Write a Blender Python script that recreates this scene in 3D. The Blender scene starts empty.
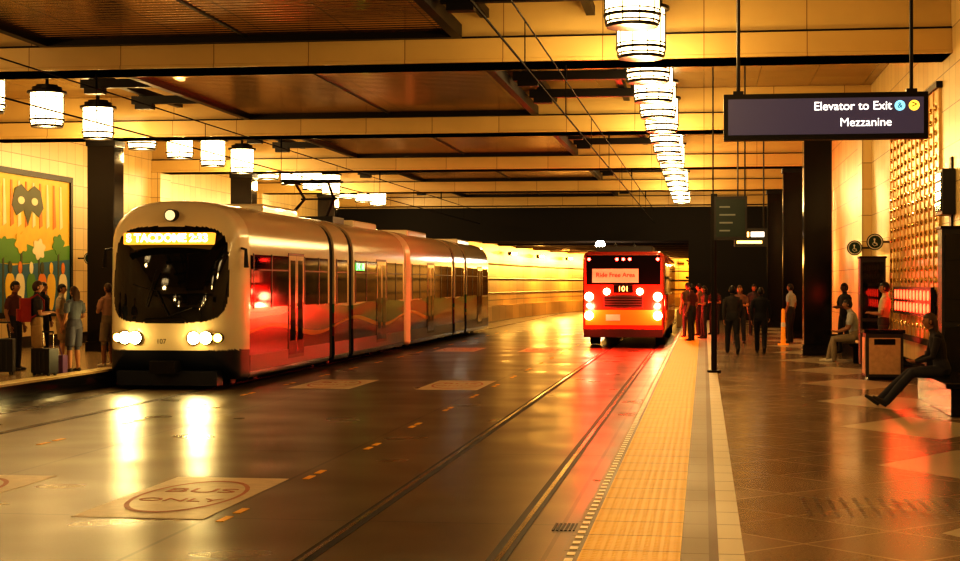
import bpy, math, random
import numpy as np
from mathutils import Vector, Matrix
random.seed(7)
SC = bpy.context.scene
COL = SC.collection

# ------------------------------------------------------------------ materials
def newmat(name):
    m = bpy.data.materials.new(name); m.use_nodes = True
    nt = m.node_tree; b = nt.nodes['Principled BSDF']
    return m, nt, b
def pm(name, col, rough=0.5, metal=0.0, emit=None, es=0.0, coat=0.0, noise=0.0, nscale=8.0, bump=0.0, spec=0.5):
    m, nt, b = newmat(name)
    b.inputs['Base Color'].default_value = (*col, 1)
    b.inputs['Roughness'].default_value = rough
    b.inputs['Metallic'].default_value = metal
    b.inputs['Coat Weight'].default_value = coat
    b.inputs['Specular IOR Level'].default_value = spec
    if emit:
        b.inputs['Emission Color'].default_value = (*emit, 1)
        b.inputs['Emission Strength'].default_value = es
    if noise > 0 or bump > 0:
        tc = nt.nodes.new('ShaderNodeTexCoord'); n = nt.nodes.new('ShaderNodeTexNoise')
        n.inputs['Scale'].default_value = nscale; n.inputs['Detail'].default_value = 4
        nt.links.new(tc.outputs['Object'], n.inputs['Vector'])
        if noise > 0:
            mx = nt.nodes.new('ShaderNodeMix'); mx.data_type = 'RGBA'
            mx.inputs[6].default_value = (*[c*(1-noise) for c in col], 1)
            mx.inputs[7].default_value = (*[min(1, c*(1+noise)) for c in col], 1)
            nt.links.new(n.outputs['Fac'], mx.inputs[0]); nt.links.new(mx.outputs[2], b.inputs['Base Color'])
        if bump > 0:
            bp = nt.nodes.new('ShaderNodeBump'); bp.inputs['Strength'].default_value = bump
            bp.inputs['Distance'].default_value = 0.02
            nt.links.new(n.outputs['Fac'], bp.inputs['Height']); nt.links.new(bp.outputs[0], b.inputs['Normal'])
    return m
class N:
    def __init__(s, nt): s.nt = nt
    def node(s, t): return s.nt.nodes.new(t)
    def m(s, op, a, b=None, c=None):
        n = s.node('ShaderNodeMath'); n.operation = op
        for i, v in enumerate((a, b, c)):
            if v is None: continue
            if isinstance(v, (int, float)): n.inputs[i].default_value = v
            else: s.nt.links.new(v, n.inputs[i])
        return n.outputs[0]
    def mix(s, f, a, b):
        n = s.node('ShaderNodeMix'); n.data_type = 'RGBA'
        for i, v in ((0, f), (6, a), (7, b)):
            if isinstance(v, (int, float)): n.inputs[i].default_value = v
            elif isinstance(v, tuple): n.inputs[i].default_value = (*v, 1)
            else: s.nt.links.new(v, n.inputs[i])
        return n.outputs[2]
    def xyz(s):
        tc = s.node('ShaderNodeTexCoord'); sp = s.node('ShaderNodeSeparateXYZ')
        s.nt.links.new(tc.outputs['Object'], sp.inputs[0])
        return tc.outputs['Object'], sp.outputs[0], sp.outputs[1], sp.outputs[2]
    def noise(s, vec, sc, det=3):
        n = s.node('ShaderNodeTexNoise'); n.inputs['Scale'].default_value = sc; n.inputs['Detail'].default_value = det
        s.nt.links.new(vec, n.inputs['Vector']); return n.outputs['Fac']

def tile_mat(name, c1, c2, mortar, axes, tw, th, rough=0.35, ms=0.008, nz_amt=.3, nz_sc=1.5):
    m, nt, b = newmat(name); q = N(nt)
    v, x, y, z = q.xyz(); d = {'x': x, 'y': y, 'z': z}
    cb = q.node('ShaderNodeCombineXYZ')
    nt.links.new(d[axes[0]], cb.inputs[0]); nt.links.new(d[axes[1]], cb.inputs[1])
    br = q.node('ShaderNodeTexBrick'); br.offset = 0.0
    nt.links.new(cb.outputs[0], br.inputs['Vector'])
    br.inputs['Scale'].default_value = 1.0
    br.inputs['Brick Width'].default_value = tw; br.inputs['Row Height'].default_value = th
    br.inputs['Mortar Size'].default_value = ms; br.inputs['Color1'].default_value = (*c1, 1)
    br.inputs['Color2'].default_value = (*c2, 1); br.inputs['Mortar'].default_value = (*mortar, 1)
    nz = q.noise(v, nz_sc)
    f = q.m('MULTIPLY', nz, nz_amt)
    nt.links.new(q.mix(f, br.outputs['Color'], tuple(c*0.5 for c in c1)), b.inputs['Base Color'])
    b.inputs['Roughness'].default_value = rough
    return m

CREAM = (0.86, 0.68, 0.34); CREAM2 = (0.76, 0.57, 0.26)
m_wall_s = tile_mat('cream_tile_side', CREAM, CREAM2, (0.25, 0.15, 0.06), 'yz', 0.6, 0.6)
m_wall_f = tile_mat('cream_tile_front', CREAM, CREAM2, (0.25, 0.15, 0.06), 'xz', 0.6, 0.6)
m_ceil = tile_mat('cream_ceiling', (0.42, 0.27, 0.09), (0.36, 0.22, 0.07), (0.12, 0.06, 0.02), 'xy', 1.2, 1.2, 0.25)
m_beam = tile_mat('beam_plaster', (0.74, 0.54, 0.22), (0.62, 0.42, 0.15), (0.3, 0.17, 0.06), 'xz', 1.6, 2.0, 0.26)
m_black = pm('black_granite', (0.010, 0.008, 0.008), 0.12, noise=.4, nscale=30)
m_dark = pm('dark_bronze_metal', (0.012, 0.009, 0.007), 0.45, 0.4)
m_fascia = pm('dark_fascia', (0.006, 0.004, 0.003), 0.7)
m_dkgray = pm('dark_grey_plastic', (0.03, 0.03, 0.032), 0.45)
m_steel = pm('rail_steel', (0.20, 0.17, 0.15), 0.25, 1.0)
m_groove = pm('rail_groove', (0.005, 0.004, 0.004), 0.6)
m_rubber = pm('rubber_black', (0.015, 0.015, 0.015), 0.6)
m_lamp = pm('lamp_glass', (0.9, 0.8, 0.6), 0.4, emit=(1.0, 0.74, 0.38), es=8.0)
m_white = pm('white_paint', (0.75, 0.73, 0.68), 0.4)
m_wire = pm('copper_wire', (0.008, 0.006, 0.005), 0.8, 0.0, spec=.1)

def bronze_panel():
    m, nt, b = newmat('bronze_ceiling_panel'); q = N(nt); v, x, y, z = q.xyz()
    w = q.m('SINE', q.m('MULTIPLY', y, 30.0))
    bp = q.node('ShaderNodeBump'); bp.inputs['Strength'].default_value = 0.16; bp.inputs['Distance'].default_value = 0.02
    nt.links.new(w, bp.inputs['Height']); nt.links.new(bp.outputs[0], b.inputs['Normal'])
    seam = q.m('LESS_THAN', q.m('FRACT', q.m('DIVIDE', x, 1.4)), 0.02)
    nz = q.noise(v, 0.6)
    c = q.mix(nz, (0.34, 0.16, 0.035), (0.74, 0.42, 0.11))
    nt.links.new(q.mix(seam, c, (0.05, 0.02, 0.01)), b.inputs['Base Color'])
    b.inputs['Metallic'].default_value = 0.85; b.inputs['Roughness'].default_value = 0.12
    return m
m_panel = bronze_panel()

def road_mat():
    m, nt, b = newmat('roadway_concrete'); q = N(nt); v, x, y, z = q.xyz()
    n1 = q.noise(v, 0.35, 5); n2 = q.noise(v, 40, 2)
    c = q.mix(n1, (0.030, 0.022, 0.013), (0.115, 0.083, 0.046))
    c = q.mix(q.m('MULTIPLY', n2, 0.35), c, (0.15, 0.105, 0.06))
    j = q.m('MAXIMUM', q.m('LESS_THAN', q.m('FRACT', q.m('DIVIDE', q.m('ADD', y, 3.0), 5.5)), 0.006),
            q.m('LESS_THAN', q.m('FRACT', q.m('DIVIDE', q.m('ADD', x, 60.1), 3.1)), 0.012))
    nt.links.new(q.mix(j, c, (0.015, 0.01, 0.006)), b.inputs['Base Color'])
    n3 = q.noise(v, 0.7, 1)
    nt.links.new(q.m('ADD', 0.19, q.m('MULTIPLY', n3, 0.28)), b.inputs['Roughness'])
    bp = q.node('ShaderNodeBump'); bp.inputs['Strength'].default_value = 0.10; bp.inputs['Distance'].default_value = 0.01
    nt.links.new(n2, bp.inputs['Height']); nt.links.new(bp.outputs[0], b.inputs['Normal'])
    return m
def plat_mat():
    m, nt, b = newmat('polished_granite_platform'); q = N(nt); v, x, y, z = q.xyz()
    n1 = q.noise(v, 60, 3); n0 = q.noise(v, 0.6, 1)
    base = q.mix(n1, (0.15, 0.105, 0.068), (0.40, 0.29, 0.19))
    p = q.m('DIVIDE', q.m('ADD', x, q.m('ADD', y, 100.0)), 1.25)
    r = q.m('DIVIDE', q.m('ADD', q.m('SUBTRACT', x, y), 400.0), 1.25)
    chk = q.m('MODULO', q.m('ADD', q.m('FLOOR', p), q.m('FLOOR', r)), 2.0)
    base = q.mix(q.m('MULTIPLY', chk, 0.22), base, (0.36, 0.26, 0.17))
    ln = q.m('MAXIMUM', q.m('LESS_THAN', q.m('FRACT', p), 0.03), q.m('LESS_THAN', q.m('FRACT', r), 0.03))
    base = q.mix(q.m('MULTIPLY', ln, 0.6), base, (0.55, 0.43, 0.30))
    dy = q.m('ABSOLUTE', q.m('SUBTRACT', q.m('MODULO', q.m('ADD', y, 101.55), 4.1), 2.05))
    dd = q.m('ADD', q.m('DIVIDE', q.m('ABSOLUTE', q.m('SUBTRACT', x, 2.55)), 0.95), q.m('DIVIDE', dy, 1.5))
    dia = q.m('LESS_THAN', dd, 1.0)
    base = q.mix(q.m('MULTIPLY', dia, 0.95), base, q.mix(n1, (0.5, 0.43, 0.31), (0.72, 0.64, 0.48)))
    s1 = q.m('LESS_THAN', x, 0.25); s2 = q.m('LESS_THAN', x, 0.09); s3 = q.m('LESS_THAN', x, 0.03)
    jt = q.m('LESS_THAN', q.m('FRACT', q.m('DIVIDE', q.m('ADD', y, 50.0), 0.62)), 0.03)
    wh = q.mix(jt, (0.66, 0.58, 0.44), (0.15, 0.1, 0.06))
    base = q.mix(s1, base, wh)
    base = q.mix(s2, base, (0.16, 0.10, 0.06))
    base = q.mix(s3, base, q.mix(jt, (0.27, 0.22, 0.15), (0.12, 0.08, 0.05)))
    nt.links.new(base, b.inputs['Base Color'])
    ro = q.m('ADD', 0.11, q.m('MULTIPLY', n0, 0.18))
    nt.links.new(q.m('ADD', ro, q.m('MULTIPLY', s1, 0.38)), b.inputs['Roughness'])
    return m
def tactile_mat():
    m, nt, b = newmat('yellow_tactile_tile'); q = N(nt); v, x, y, z = q.xyz()
    fx = q.m('SUBTRACT', q.m('FRACT', q.m('DIVIDE', q.m('ADD', x, 10.145), 0.0625)), 0.5)
    fy = q.m('SUBTRACT', q.m('FRACT', q.m('DIVIDE', q.m('ADD', y, 10.0), 0.0625)), 0.5)
    r2 = q.m('ADD', q.m('MULTIPLY', fx, fx), q.m('MULTIPLY', fy, fy))
    h = q.m('MAXIMUM', q.m('SUBTRACT', 1.0, q.m('MULTIPLY', r2, 9.0)), 0.0)
    bp = q.node('ShaderNodeBump'); bp.inputs['Strength'].default_value = 0.6; bp.inputs['Distance'].default_value = 0.012
    nt.links.new(h, bp.inputs['Height']); nt.links.new(bp.outputs[0], b.inputs['Normal'])
    jt = q.m('LESS_THAN', q.m('FRACT', q.m('DIVIDE', q.m('ADD', y, 50.0), 0.62)), 0.03)
    n0 = q.noise(v, 2.5)
    c = q.mix(n0, (0.74, 0.42, 0.015), (0.92, 0.56, 0.03))
    nt.links.new(q.mix(jt, c, (0.4, 0.2, 0.01)), b.inputs['Base Color'])
    b.inputs['Roughness'].default_value = 0.55; b.inputs['Specular IOR Level'].default_value = .28
    return m
def livery_mat():
    m, nt, b = newmat('train_livery'); q = N(nt); v, x, y, z = q.xyz()
    def wave(k_, ph, amp): return q.m('MULTIPLY', q.m('SINE', q.m('ADD', q.m('MULTIPLY', y, k_), ph)), amp)
    c = q.mix(0.0, (0.60, 0.50, 0.34), (0.60, 0.50, 0.34))
    for lev, k_, ph, amp, cc in ((1.56, .75, 0.0, .08, (.05, .20, .08)), (1.42, .9, 1.3, .12, (.20, .035, .015)), (1.22, .55, 2.6, .16, (.03, .12, .05)),
                                (1.08, .8, .7, .13, (.34, .17, .03)), (1.0, .8, .9, .14, (.16, .02, .012)), (.72, .6, 2.6, .16, (.012, .014, .03))):
        c = q.mix(q.m('LESS_THAN', z, q.m('ADD', lev, wave(k_, ph, amp))), c, cc)
    nt.links.new(c, b.inputs['Base Color'])
    b.inputs['Roughness'].default_value = 0.18; b.inputs['Specular IOR Level'].default_value = .4
    return m
m_road = road_mat(); m_plat = plat_mat(); m_tact = tactile_mat(); m_livery = livery_mat()
m_glass = pm('tinted_glass', (0.008, 0.008, 0.008), 0.04, coat=0.0, spec=.6)
m_sglass = pm('train_side_glass', (0.006, 0.005, 0.005), 0.06, spec=.22)
m_trainw = pm('train_white_paint', (0.74, 0.66, 0.48), 0.2, coat=0.4)
m_navy = pm('train_skirt_navy', (0.010, 0.012, 0.022), 0.35)

# ------------------------------------------------------------------ mesh builder
class B:
    def __init__(s): s.v = []; s.f = []; s.mi = []; s.mats = []
    def slot(s, m):
        if m not in s.mats: s.mats.append(m)
        return s.mats.index(m)
    def add(s, vs, fs, m):
        o = len(s.v); s.v += [tuple(p) for p in vs]; k = s.slot(m)
        for f in fs: s.f.append(tuple(i+o for i in f)); s.mi.append(k)
    def box(s, x0, x1, y0, y1, z0, z1, m):
        vs = [(x0,y0,z0),(x1,y0,z0),(x1,y1,z0),(x0,y1,z0),(x0,y0,z1),(x1,y0,z1),(x1,y1,z1),(x0,y1,z1)]
        s.add(vs, [(0,3,2,1),(4,5,6,7),(0,1,5,4),(1,2,6,5),(2,3,7,6),(3,0,4,7)], m)
    def tube(s, pts, rads, m, n=12, side=None):
        pts = [Vector(p) for p in pts]; vs = []; fs = []
        rads = [(r, r) if isinstance(r, (int, float)) else r for r in rads]
        for i, p in enumerate(pts):
            t = (pts[min(i+1, len(pts)-1)] - pts[max(i-1, 0)]).normalized()
            sd = Vector(side) if side else Vector((1, 0, 0))
            if abs(t.dot(sd)) > 0.93: sd = Vector((0, 1, 0)) if abs(t.y) < .9 else Vector((0, 0, 1))
            sd = (sd - t*sd.dot(t)).normalized(); up = t.cross(sd)
            a, b_ = rads[i]
            for k in range(n):
                an = 2*math.pi*k/n
                vs.append(p + sd*a*math.cos(an) + up*b_*math.sin(an))
        for i in range(len(pts)-1):
            for k in range(n):
                k2 = (k+1) % n
                fs.append((i*n+k, i*n+k2, (i+1)*n+k2, (i+1)*n+k))
        fs.append(tuple(range(n-1, -1, -1))); fs.append(tuple((len(pts)-1)*n+k for k in range(n)))
        s.add(vs, fs, m)
    def cyl(s, p0, p1, r, m, n=16): s.tube([p0, p1], [r, r], m, n)
    def ball(s, c, r, m, nu=12, nv=8):
        if isinstance(r, (int, float)): r = (r, r, r)
        vs = [(c[0], c[1], c[2]+r[2])]; fs = []
        for j in range(1, nv):
            ph = math.pi*j/nv
            for i in range(nu):
                th = 2*math.pi*i/nu
                vs.append((c[0]+r[0]*math.sin(ph)*math.cos(th), c[1]+r[1]*math.sin(ph)*math.sin(th), c[2]+r[2]*math.cos(ph)))
        vs.append((c[0], c[1], c[2]-r[2])); L = len(vs)-1
        for i in range(nu):
            i2 = (i+1) % nu
            fs.append((0, 1+i, 1+i2)); fs.append((L, L-nu+i2, L-nu+i))
            for j in range(nv-2): fs.append((1+j*nu+i, 1+(j+1)*nu+i, 1+(j+1)*nu+i2, 1+j*nu+i2))
        s.add(vs, fs, m)
    def ext(s, outline, ys, m, caps=True, matf=None):
        n = None; vs = []; fs = []
        for i, y in enumerate(ys):
            o = outline(i) if callable(outline) else outline
            n = len(o); vs += [(x, y, z) for x, z in o]
        for i in range(len(ys)-1):
            for k in range(n):
                k2 = (k+1) % n; fs.append((i*n+k, i*n+k2, (i+1)*n+k2, (i+1)*n+k))
        if caps: fs.append(tuple(range(n-1, -1, -1))); fs.append(tuple((len(ys)-1)*n+k for k in range(n)))
        s.add(vs, fs, m)
    def obj(s, name, parent=None, bevel=0.0, smooth=False, angle=35, loc=None, rotz=0.0):
        me = bpy.data.meshes.new(name); me.from_pydata(s.v, [], s.f)
        for m in s.mats: me.materials.append(m)
        me.polygons.foreach_set('material_index', s.mi)
        me.validate(); me.update()
        import bmesh
        bm = bmesh.new(); bm.from_mesh(me); bmesh.ops.recalc_face_normals(bm, faces=bm.faces); bm.to_mesh(me); bm.free()
        if smooth:
            me.shade_smooth()
            try: me.set_sharp_from_angle(angle=math.radians(angle))
            except Exception: pass
        o = bpy.data.objects.new(name, me); COL.objects.link(o)
        if loc: o.location = loc
        o.rotation_euler = (0, 0, rotz)
        if parent: o.parent = parent
        if bevel > 0:
            md = o.modifiers.new('bevel', 'BEVEL'); md.width = bevel; md.segments = 2; md.limit_method = 'ANGLE'
        return o
def empty(name, loc=(0, 0, 0)):
    o = bpy.data.objects.new(name, None); COL.objects.link(o); o.location = loc; o.empty_display_size = .2; return o
def text(name, body, size, loc, mat, parent=None, rot=(math.pi/2, 0, 0), align='LEFT', ext=0.002, off=0.0):
    c = bpy.data.curves.new(name, 'FONT'); c.body = body; c.size = size; c.align_x = align; c.align_y = 'CENTER'; c.extrude = ext; c.offset = off
    c.materials.append(mat); o = bpy.data.objects.new(name, c); COL.objects.link(o)
    o.location = loc; o.rotation_euler = rot
    if parent: o.parent = parent
    return o
def light(name, kind, loc, power, col, parent=None, radius=0.15, rot=None, spot=None):
    l = bpy.data.lights.new(name, kind); l.energy = power; l.color = col
    if kind in ('POINT', 'SPOT'): l.shadow_soft_size = radius
    if spot: l.spot_size = spot; l.spot_blend = 0.6
    o = bpy.data.objects.new(name, l); COL.objects.link(o); o.location = loc
    if rot: o.rotation_euler = rot
    if parent: o.parent = parent
    return o
def rr(hw, z0, z1, r, n=5, cx=0.0):
    o = []
    for cxs, cz, a0 in ((hw-r, z1-r, 0), (-hw+r, z1-r, 90), (-hw+r, z0+r, 180), (hw-r, z0+r, 270)):
        for k in range(n+1):
            a = math.radians(a0+90*k/n); o.append((cx+cxs+r*math.cos(a), cz+r*math.sin(a)))
    return o

# ------------------------------------------------------------------ shell
XL, XR = -17.6, 3.8
YE = 74.0; Y0 = -8.0; ZC = 6.6; ZP = 0.35
b = B(); b.box(XL-0.3, 20, Y0, 165, -0.3, 0.0, m_road); b.obj('floor')
b = B(); b.box(-0.88, XR, Y0, YE, 0.0, ZP, m_plat); b.obj('floor_platform_right')
m_plat2 = pm('left_platform_granite', (0.42, 0.30, 0.16), 0.2, noise=.35, nscale=20)
b = B(); b.box(XL, -11.6, Y0, YE, 0.0, ZP-0.04, m_black); b.box(XL, -11.6, Y0, YE, ZP-0.04, ZP, m_plat2)
b.box(-11.95, -11.62, Y0, YE, ZP, ZP+0.006, pm('left_edge_strip', (0.8, 0.66, 0.36), .35)); b.obj('floor_platform_left')
b = B(); b.box(-0.77, -0.145, Y0, YE, ZP, ZP+0.008, m_tact); b.obj('trim_tactile_strip')
b = B()
mst = pm('edge_stud', (0.8, 0.72, 0.5), 0.3)
y = 6.0
while y < 60:
    b.box(-0.85, -0.80, y, y+0.10, ZP, ZP+0.006, mst); y += 0.22
b.obj('trim_edge_studs')
b = B(); b.box(XL-0.3, XL, Y0, YE, 0, ZC, m_wall_s); b.obj('wall_left')
b = B(); b.box(XR, XR+0.3, Y0, YE, 0, ZC, m_wall_s); b.obj('wall_right')
b = B(); b.box(XL-0.3, XR+.3, Y0-0.3, Y0, 0, ZC, m_wall_f); b.obj('wall_back')
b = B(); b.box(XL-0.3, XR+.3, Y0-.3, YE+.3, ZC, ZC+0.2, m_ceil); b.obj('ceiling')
b = B()
b.box(XL, XR, YE, YE+0.3, 4.0, 5.55, m_fascia); b.box(XL, XR, YE, YE+.3, 5.55, ZC, m_wall_f)
b.box(XL, -11.9, YE, YE+.3, 0, 4.0, m_fascia); b.box(-0.7, XR, YE, YE+.3, 0, 4.0, m_fascia)
b.obj('wall_end')
k = 0
for xa, xb, ys in ((XL, XL+.3, (50, 62)), (XR-.22, XR, (14, 38, 50, 62))):
    for yy in ys:
        b = B(); b.box(xa, xb, yy-0.5, yy+0.5, ZP, 5.6, m_wall_f)
        b.obj('wall_pilaster' if k == 0 else 'wall_pilaster.%03d' % k, bevel=.01); k += 1
b = B(); b.box(XL, XL+0.04, Y0, YE, ZP, ZP+0.3, m_black); b.obj('baseboard_left')
b = B(); b.box(XR-0.04, XR, Y0, YE, ZP, ZP+0.3, m_black); b.obj('baseboard_right')
BY = (2, 14, 26, 38, 50, 62, 73.4)
for i, yy in enumerate(BY):
    b = B()
    b.box(XL, XR, yy-0.5, yy+0.5, 5.6, 6.02, m_beam)
    b.box(XL, XR, yy-0.4, yy+0.4, 6.02, ZC, m_beam)
    b.box(XL, XR, yy-0.53, yy+0.53, 5.6, 5.66, m_beam)
    b.box(XL, XR, yy-0.515, yy+0.515, 5.99, 6.02, m_dark)
    b.obj('ceiling_beam' if i == 0 else 'ceiling_beam.%03d' % i, bevel=.012)
for i, (ya, yb) in enumerate(((2.6, 13.4), (14.6, 25.4), (26.6, 37.4), (38.6, 49.4), (50.6, 61.4), (62.6, 72.7))):
    b = B(); b.box(-10.8, -4.0, ya+.12, yb-.12, 6.08, 6.14, m_panel)
    for x0, x1 in ((-10.95, -10.8), (-4.0, -3.85)): b.box(x0, x1, ya, yb, 5.98, 6.2, m_dark)
    for y0, y1 in ((ya, ya+.12), (yb-.12, yb)): b.box(-10.8, -4.0, y0, y1, 5.98, 6.2, m_dark)
    b.box(-7.43, -7.37, ya+.12, yb-.12, 6.06, 6.1, m_dark)
    for xx in (-10.2, -8.0, -6.4, -4.6):
        b.cyl((xx, ya+1, 6.14), (xx, ya+1, ZC), .02, m_dark, 8); b.cyl((xx, yb-1, 6.14), (xx, yb-1, ZC), .02, m_dark, 8)
    b.obj('bronze_ceiling_panel' if i == 0 else 'bronze_ceiling_panel.%03d' % i)
for i, (xa, xb, yy) in enumerate(((2.32, 2.96, 38.5), (-15.18, -14.48, 38.35), (2.42, 3.02, 50.5), (-15.18, -14.48, 50.5), (2.4, 3.0, 62.3), (-15.18, -14.48, 62.3))):
    b = B(); b.box(xa, xb, yy-.33, yy+.33, ZP+.25, 5.6, m_black); b.box(xa-.04, xb+.04, yy-.37, yy+.37, ZP, ZP+.25, m_black)
    b.box(xa-.03, xb+.03, yy-.36, yy+.36, 5.45, 5.6, m_dark)
    b.obj('granite_column' if i == 0 else 'granite_column.%03d' % i, bevel=.012)
k = 0
for x0, x1 in ((-3.8, -1.35), (-12.9, -11.0)):
    for ya in BY[:-1]:
        b = B()
        for dy in (3.0, 6.0, 9.0):
            yy = ya+dy
            b.box(x0, x1, yy-.07, yy+.07, 6.12, 6.3, m_dark)
            for xx in (x0+.2, x1-.2): b.box(xx-.03, xx+.03, yy-.04, yy+.04, 6.3, ZC, m_dark)
            b.box(x0+.1, x0+.5, yy-.12, yy+.12, 6.0, 6.12, m_dark)
        for xx in (x0+.25, x1-.5): b.box(xx, xx+.14, ya+.55, ya+11.4, 6.3, 6.44, m_dark)
        b.obj('trim_catenary_arm' if k == 0 else 'trim_catenary_arm.%03d' % k); k += 1

# tunnel
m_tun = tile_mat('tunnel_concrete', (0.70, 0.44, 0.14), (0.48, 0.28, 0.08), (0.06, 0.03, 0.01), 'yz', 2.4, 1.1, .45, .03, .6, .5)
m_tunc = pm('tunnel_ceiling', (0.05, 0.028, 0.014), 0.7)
Lp = [(-11.9, 74.3), (-11.7, 82), (-11.5, 90), (-11.1, 98), (-10.5, 106), (-9.6, 114), (-8.2, 122), (-6.0, 131), (-2.5, 141), (3, 152)]
Rp = [(-0.7, 74.3), (-.5, 90), (.2, 104), (1.6, 116), (4.0, 128), (8, 140), (13, 152)]
def wallstrip(pts, name, th):
    b = B()
    for (x0, y0), (x1, y1) in zip(pts[:-1], pts[1:]):
        vs = [(x0,y0,0),(x1,y1,0),(x1,y1,4.6),(x0,y0,4.6),(x0+th,y0,0),(x1+th,y1,0),(x1+th,y1,4.6),(x0+th,y0,4.6)]
        b.add(vs, [(0,1,2,3),(7,6,5,4),(0,4,5,1),(3,2,6,7)], m_tun)
    sg = 1 if th < 0 else -1
    for (x0, y0), (x1, y1) in zip(pts[:-1], pts[1:]):
        for z, r in ((1.5, .04), (2.3, .06), (3.1, .04)):
            b.cyl((x0+sg*.08, y0, z), (x1+sg*.08, y1, z), r, m_dark, 8)
        w_ = .55
        vs = [(x0,y0,0),(x1,y1,0),(x1,y1,.8),(x0,y0,.8),(x0+sg*w_,y0,0),(x1+sg*w_,y1,0),(x1+sg*w_,y1,.8),(x0+sg*w_,y0,.8)]
        b.add(vs, [(4,5,6,7),(3,2,6,7),(0,3,7,4),(1,2,6,5)], m_tun)
    b.obj(name)
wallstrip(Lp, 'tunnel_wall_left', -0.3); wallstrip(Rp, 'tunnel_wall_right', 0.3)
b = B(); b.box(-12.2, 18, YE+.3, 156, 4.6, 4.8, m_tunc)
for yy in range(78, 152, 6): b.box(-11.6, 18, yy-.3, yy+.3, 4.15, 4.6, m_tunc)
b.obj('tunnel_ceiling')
b = B(); b.box(-12, 18, 152.5, 152.8, 0, 4.6, m_tun); b.obj('wall_tunnel_end')
m_orl = pm('sodium_lamp', (1, .6, .2), .5, emit=(1, .62, .18), es=25)
k = 0
for (xx, yy, pw) in ((-11.7, 80, 120), (-11.3, 92, 500), (-10.7, 102, 1100), (-9.7, 112, 1400), (-8.2, 121, 1400), (-5.0, 133, 1400), (-1.5, 142, 1000)):
    e = B(); e.box(-.05, .25, -.35, .35, -.06, .06, m_orl); e.box(-.2, .0, -.4, .4, -.1, .1, m_dark)
    o = e.obj('tunnel_wall_lamp' if k == 0 else 'tunnel_wall_lamp.%03d' % k, loc=(xx+.3, yy, 3.75)); k += 1
    light('lamp_glow', 'POINT', (1.6, 0, 0), pw, (1, .52, .11), o, .2)
m_wl = pm('white_lamp', (1, 1, 1), .5, emit=(1, .95, .85), es=60)
b = B(); b.ball((0, 0, 0), .24, m_wl); b.cyl((0, 0, .15), (0, 0, .6), .05, m_dark); o = b.obj('tunnel_signal_lamp', loc=(-5.25, 81.8, 4.0))
light('signal_glow', 'POINT', (0, -.5, 0), 80, (1, .9, .7), o, .2)

# ------------------------------------------------------------------ tracks
for i, cx in enumerate((-2.23, -10.22)):
    b = B()
    for s in (-.718, .718):
        x = cx+s; g = 1 if s < 0 else -1
        b.box(x-.022, x+.022, Y0, 120, 0, 0.008, m_steel)
        for a_, c_ in ((.022, .085), (-.065, -.022)):
            xa, xb = x+g*a_, x+g*c_; b.box(min(xa, xb), max(xa, xb), Y0, 120, 0, .004, m_groove)
    b.obj('track_rails' if i == 0 else 'track_rails.001')
m_patch = pm('worn_white_paint', (0.66, 0.54, 0.38), .4, noise=.25, nscale=6)
m_redp = pm('worn_red_paint', (0.52, 0.20, 0.11), .5, noise=.4, nscale=8)
k = 0
for ya in (13.4, 30.3, 47.2):
    for x0, x1 in ((-5.5, -4.3), (-8.05, -6.8)):
        b = B(); y1 = ya+2.9 if ya > 20 or x0 > -6 else ya+2.8
        b.box(x0, x1, ya, y1, 0.0, .004, m_patch)
        cx, cy = (x0+x1)/2, (ya+y1)/2; n = 40; vs = []; fs = []
        for q_ in range(n):
            a = 2*math.pi*q_/n
            for r in (0.92, 1.0): vs.append((cx+.5*r*math.cos(a), cy+1.15*r*math.sin(a), .007))
        for q_ in range(n): fs.append((2*q_, 2*q_+1, 2*((q_+1) % n)+1, 2*((q_+1) % n)))
        b.add(vs, fs, m_redp)
        o = b.obj('road_marking' if k == 0 else 'road_marking.%03d' % k)
        text('marking_text_a', 'BUS', .42, (cx, cy+.38, .006), m_redp, o, (0, 0, 0), 'CENTER', .001)
        text('marking_text_b', 'ONLY', .30, (cx, cy-.3, .006), m_redp, o, (0, 0, 0), 'CENTER', .001)
        k += 1
m_yl = pm('lane_yellow', (0.95, 0.52, 0.05), .4)
b = B(); yy = 10.3
while yy < 70:
    for xx in (-4.12, -8.35):
        for dd in (0, .5): b.box(xx-.035, xx+.035, yy+dd, yy+dd+.3, 0, .006, m_yl)
    yy += 3.0
b.obj('lane_dashes')
m_spk = pm('mosaic_dark', (.06, .04, .028), .3)
b = B()
for i in range(13):
    for j in range(11): b.box(.75+i*.1, .785+i*.1, 11.9+j*.1, 11.935+j*.1, ZP, ZP+.001, m_spk)
b.obj('floor_mosaic_inlay')
b = B()
for i in range(9): b.box(-1.25+i*.035, -1.23+i*.035, 13.2, 13.6, 0, .006, m_groove)
b.obj('drain_grate')

for i, cx in enumerate((-2.23, -10.22)):
    b = B(); b.cyl((cx, Y0+.1, 4.78), (cx, 73.0, 4.78), .014, m_wire, 6)
    b.cyl((cx, Y0+.1, 5.35), (cx, 73.0, 5.35), .012, m_wire, 6)
    for yy in range(-4, 74, 6):
        b.cyl((cx, yy, 4.78), (cx, yy, 5.35), .007, m_wire, 6)
    for yy in BY[:-1]:
        b.cyl((cx, yy, 5.35), (cx, yy, 5.6), .02, m_wire, 6)
    b.obj('overhead_wire' if i == 0 else 'overhead_wire.001')

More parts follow.
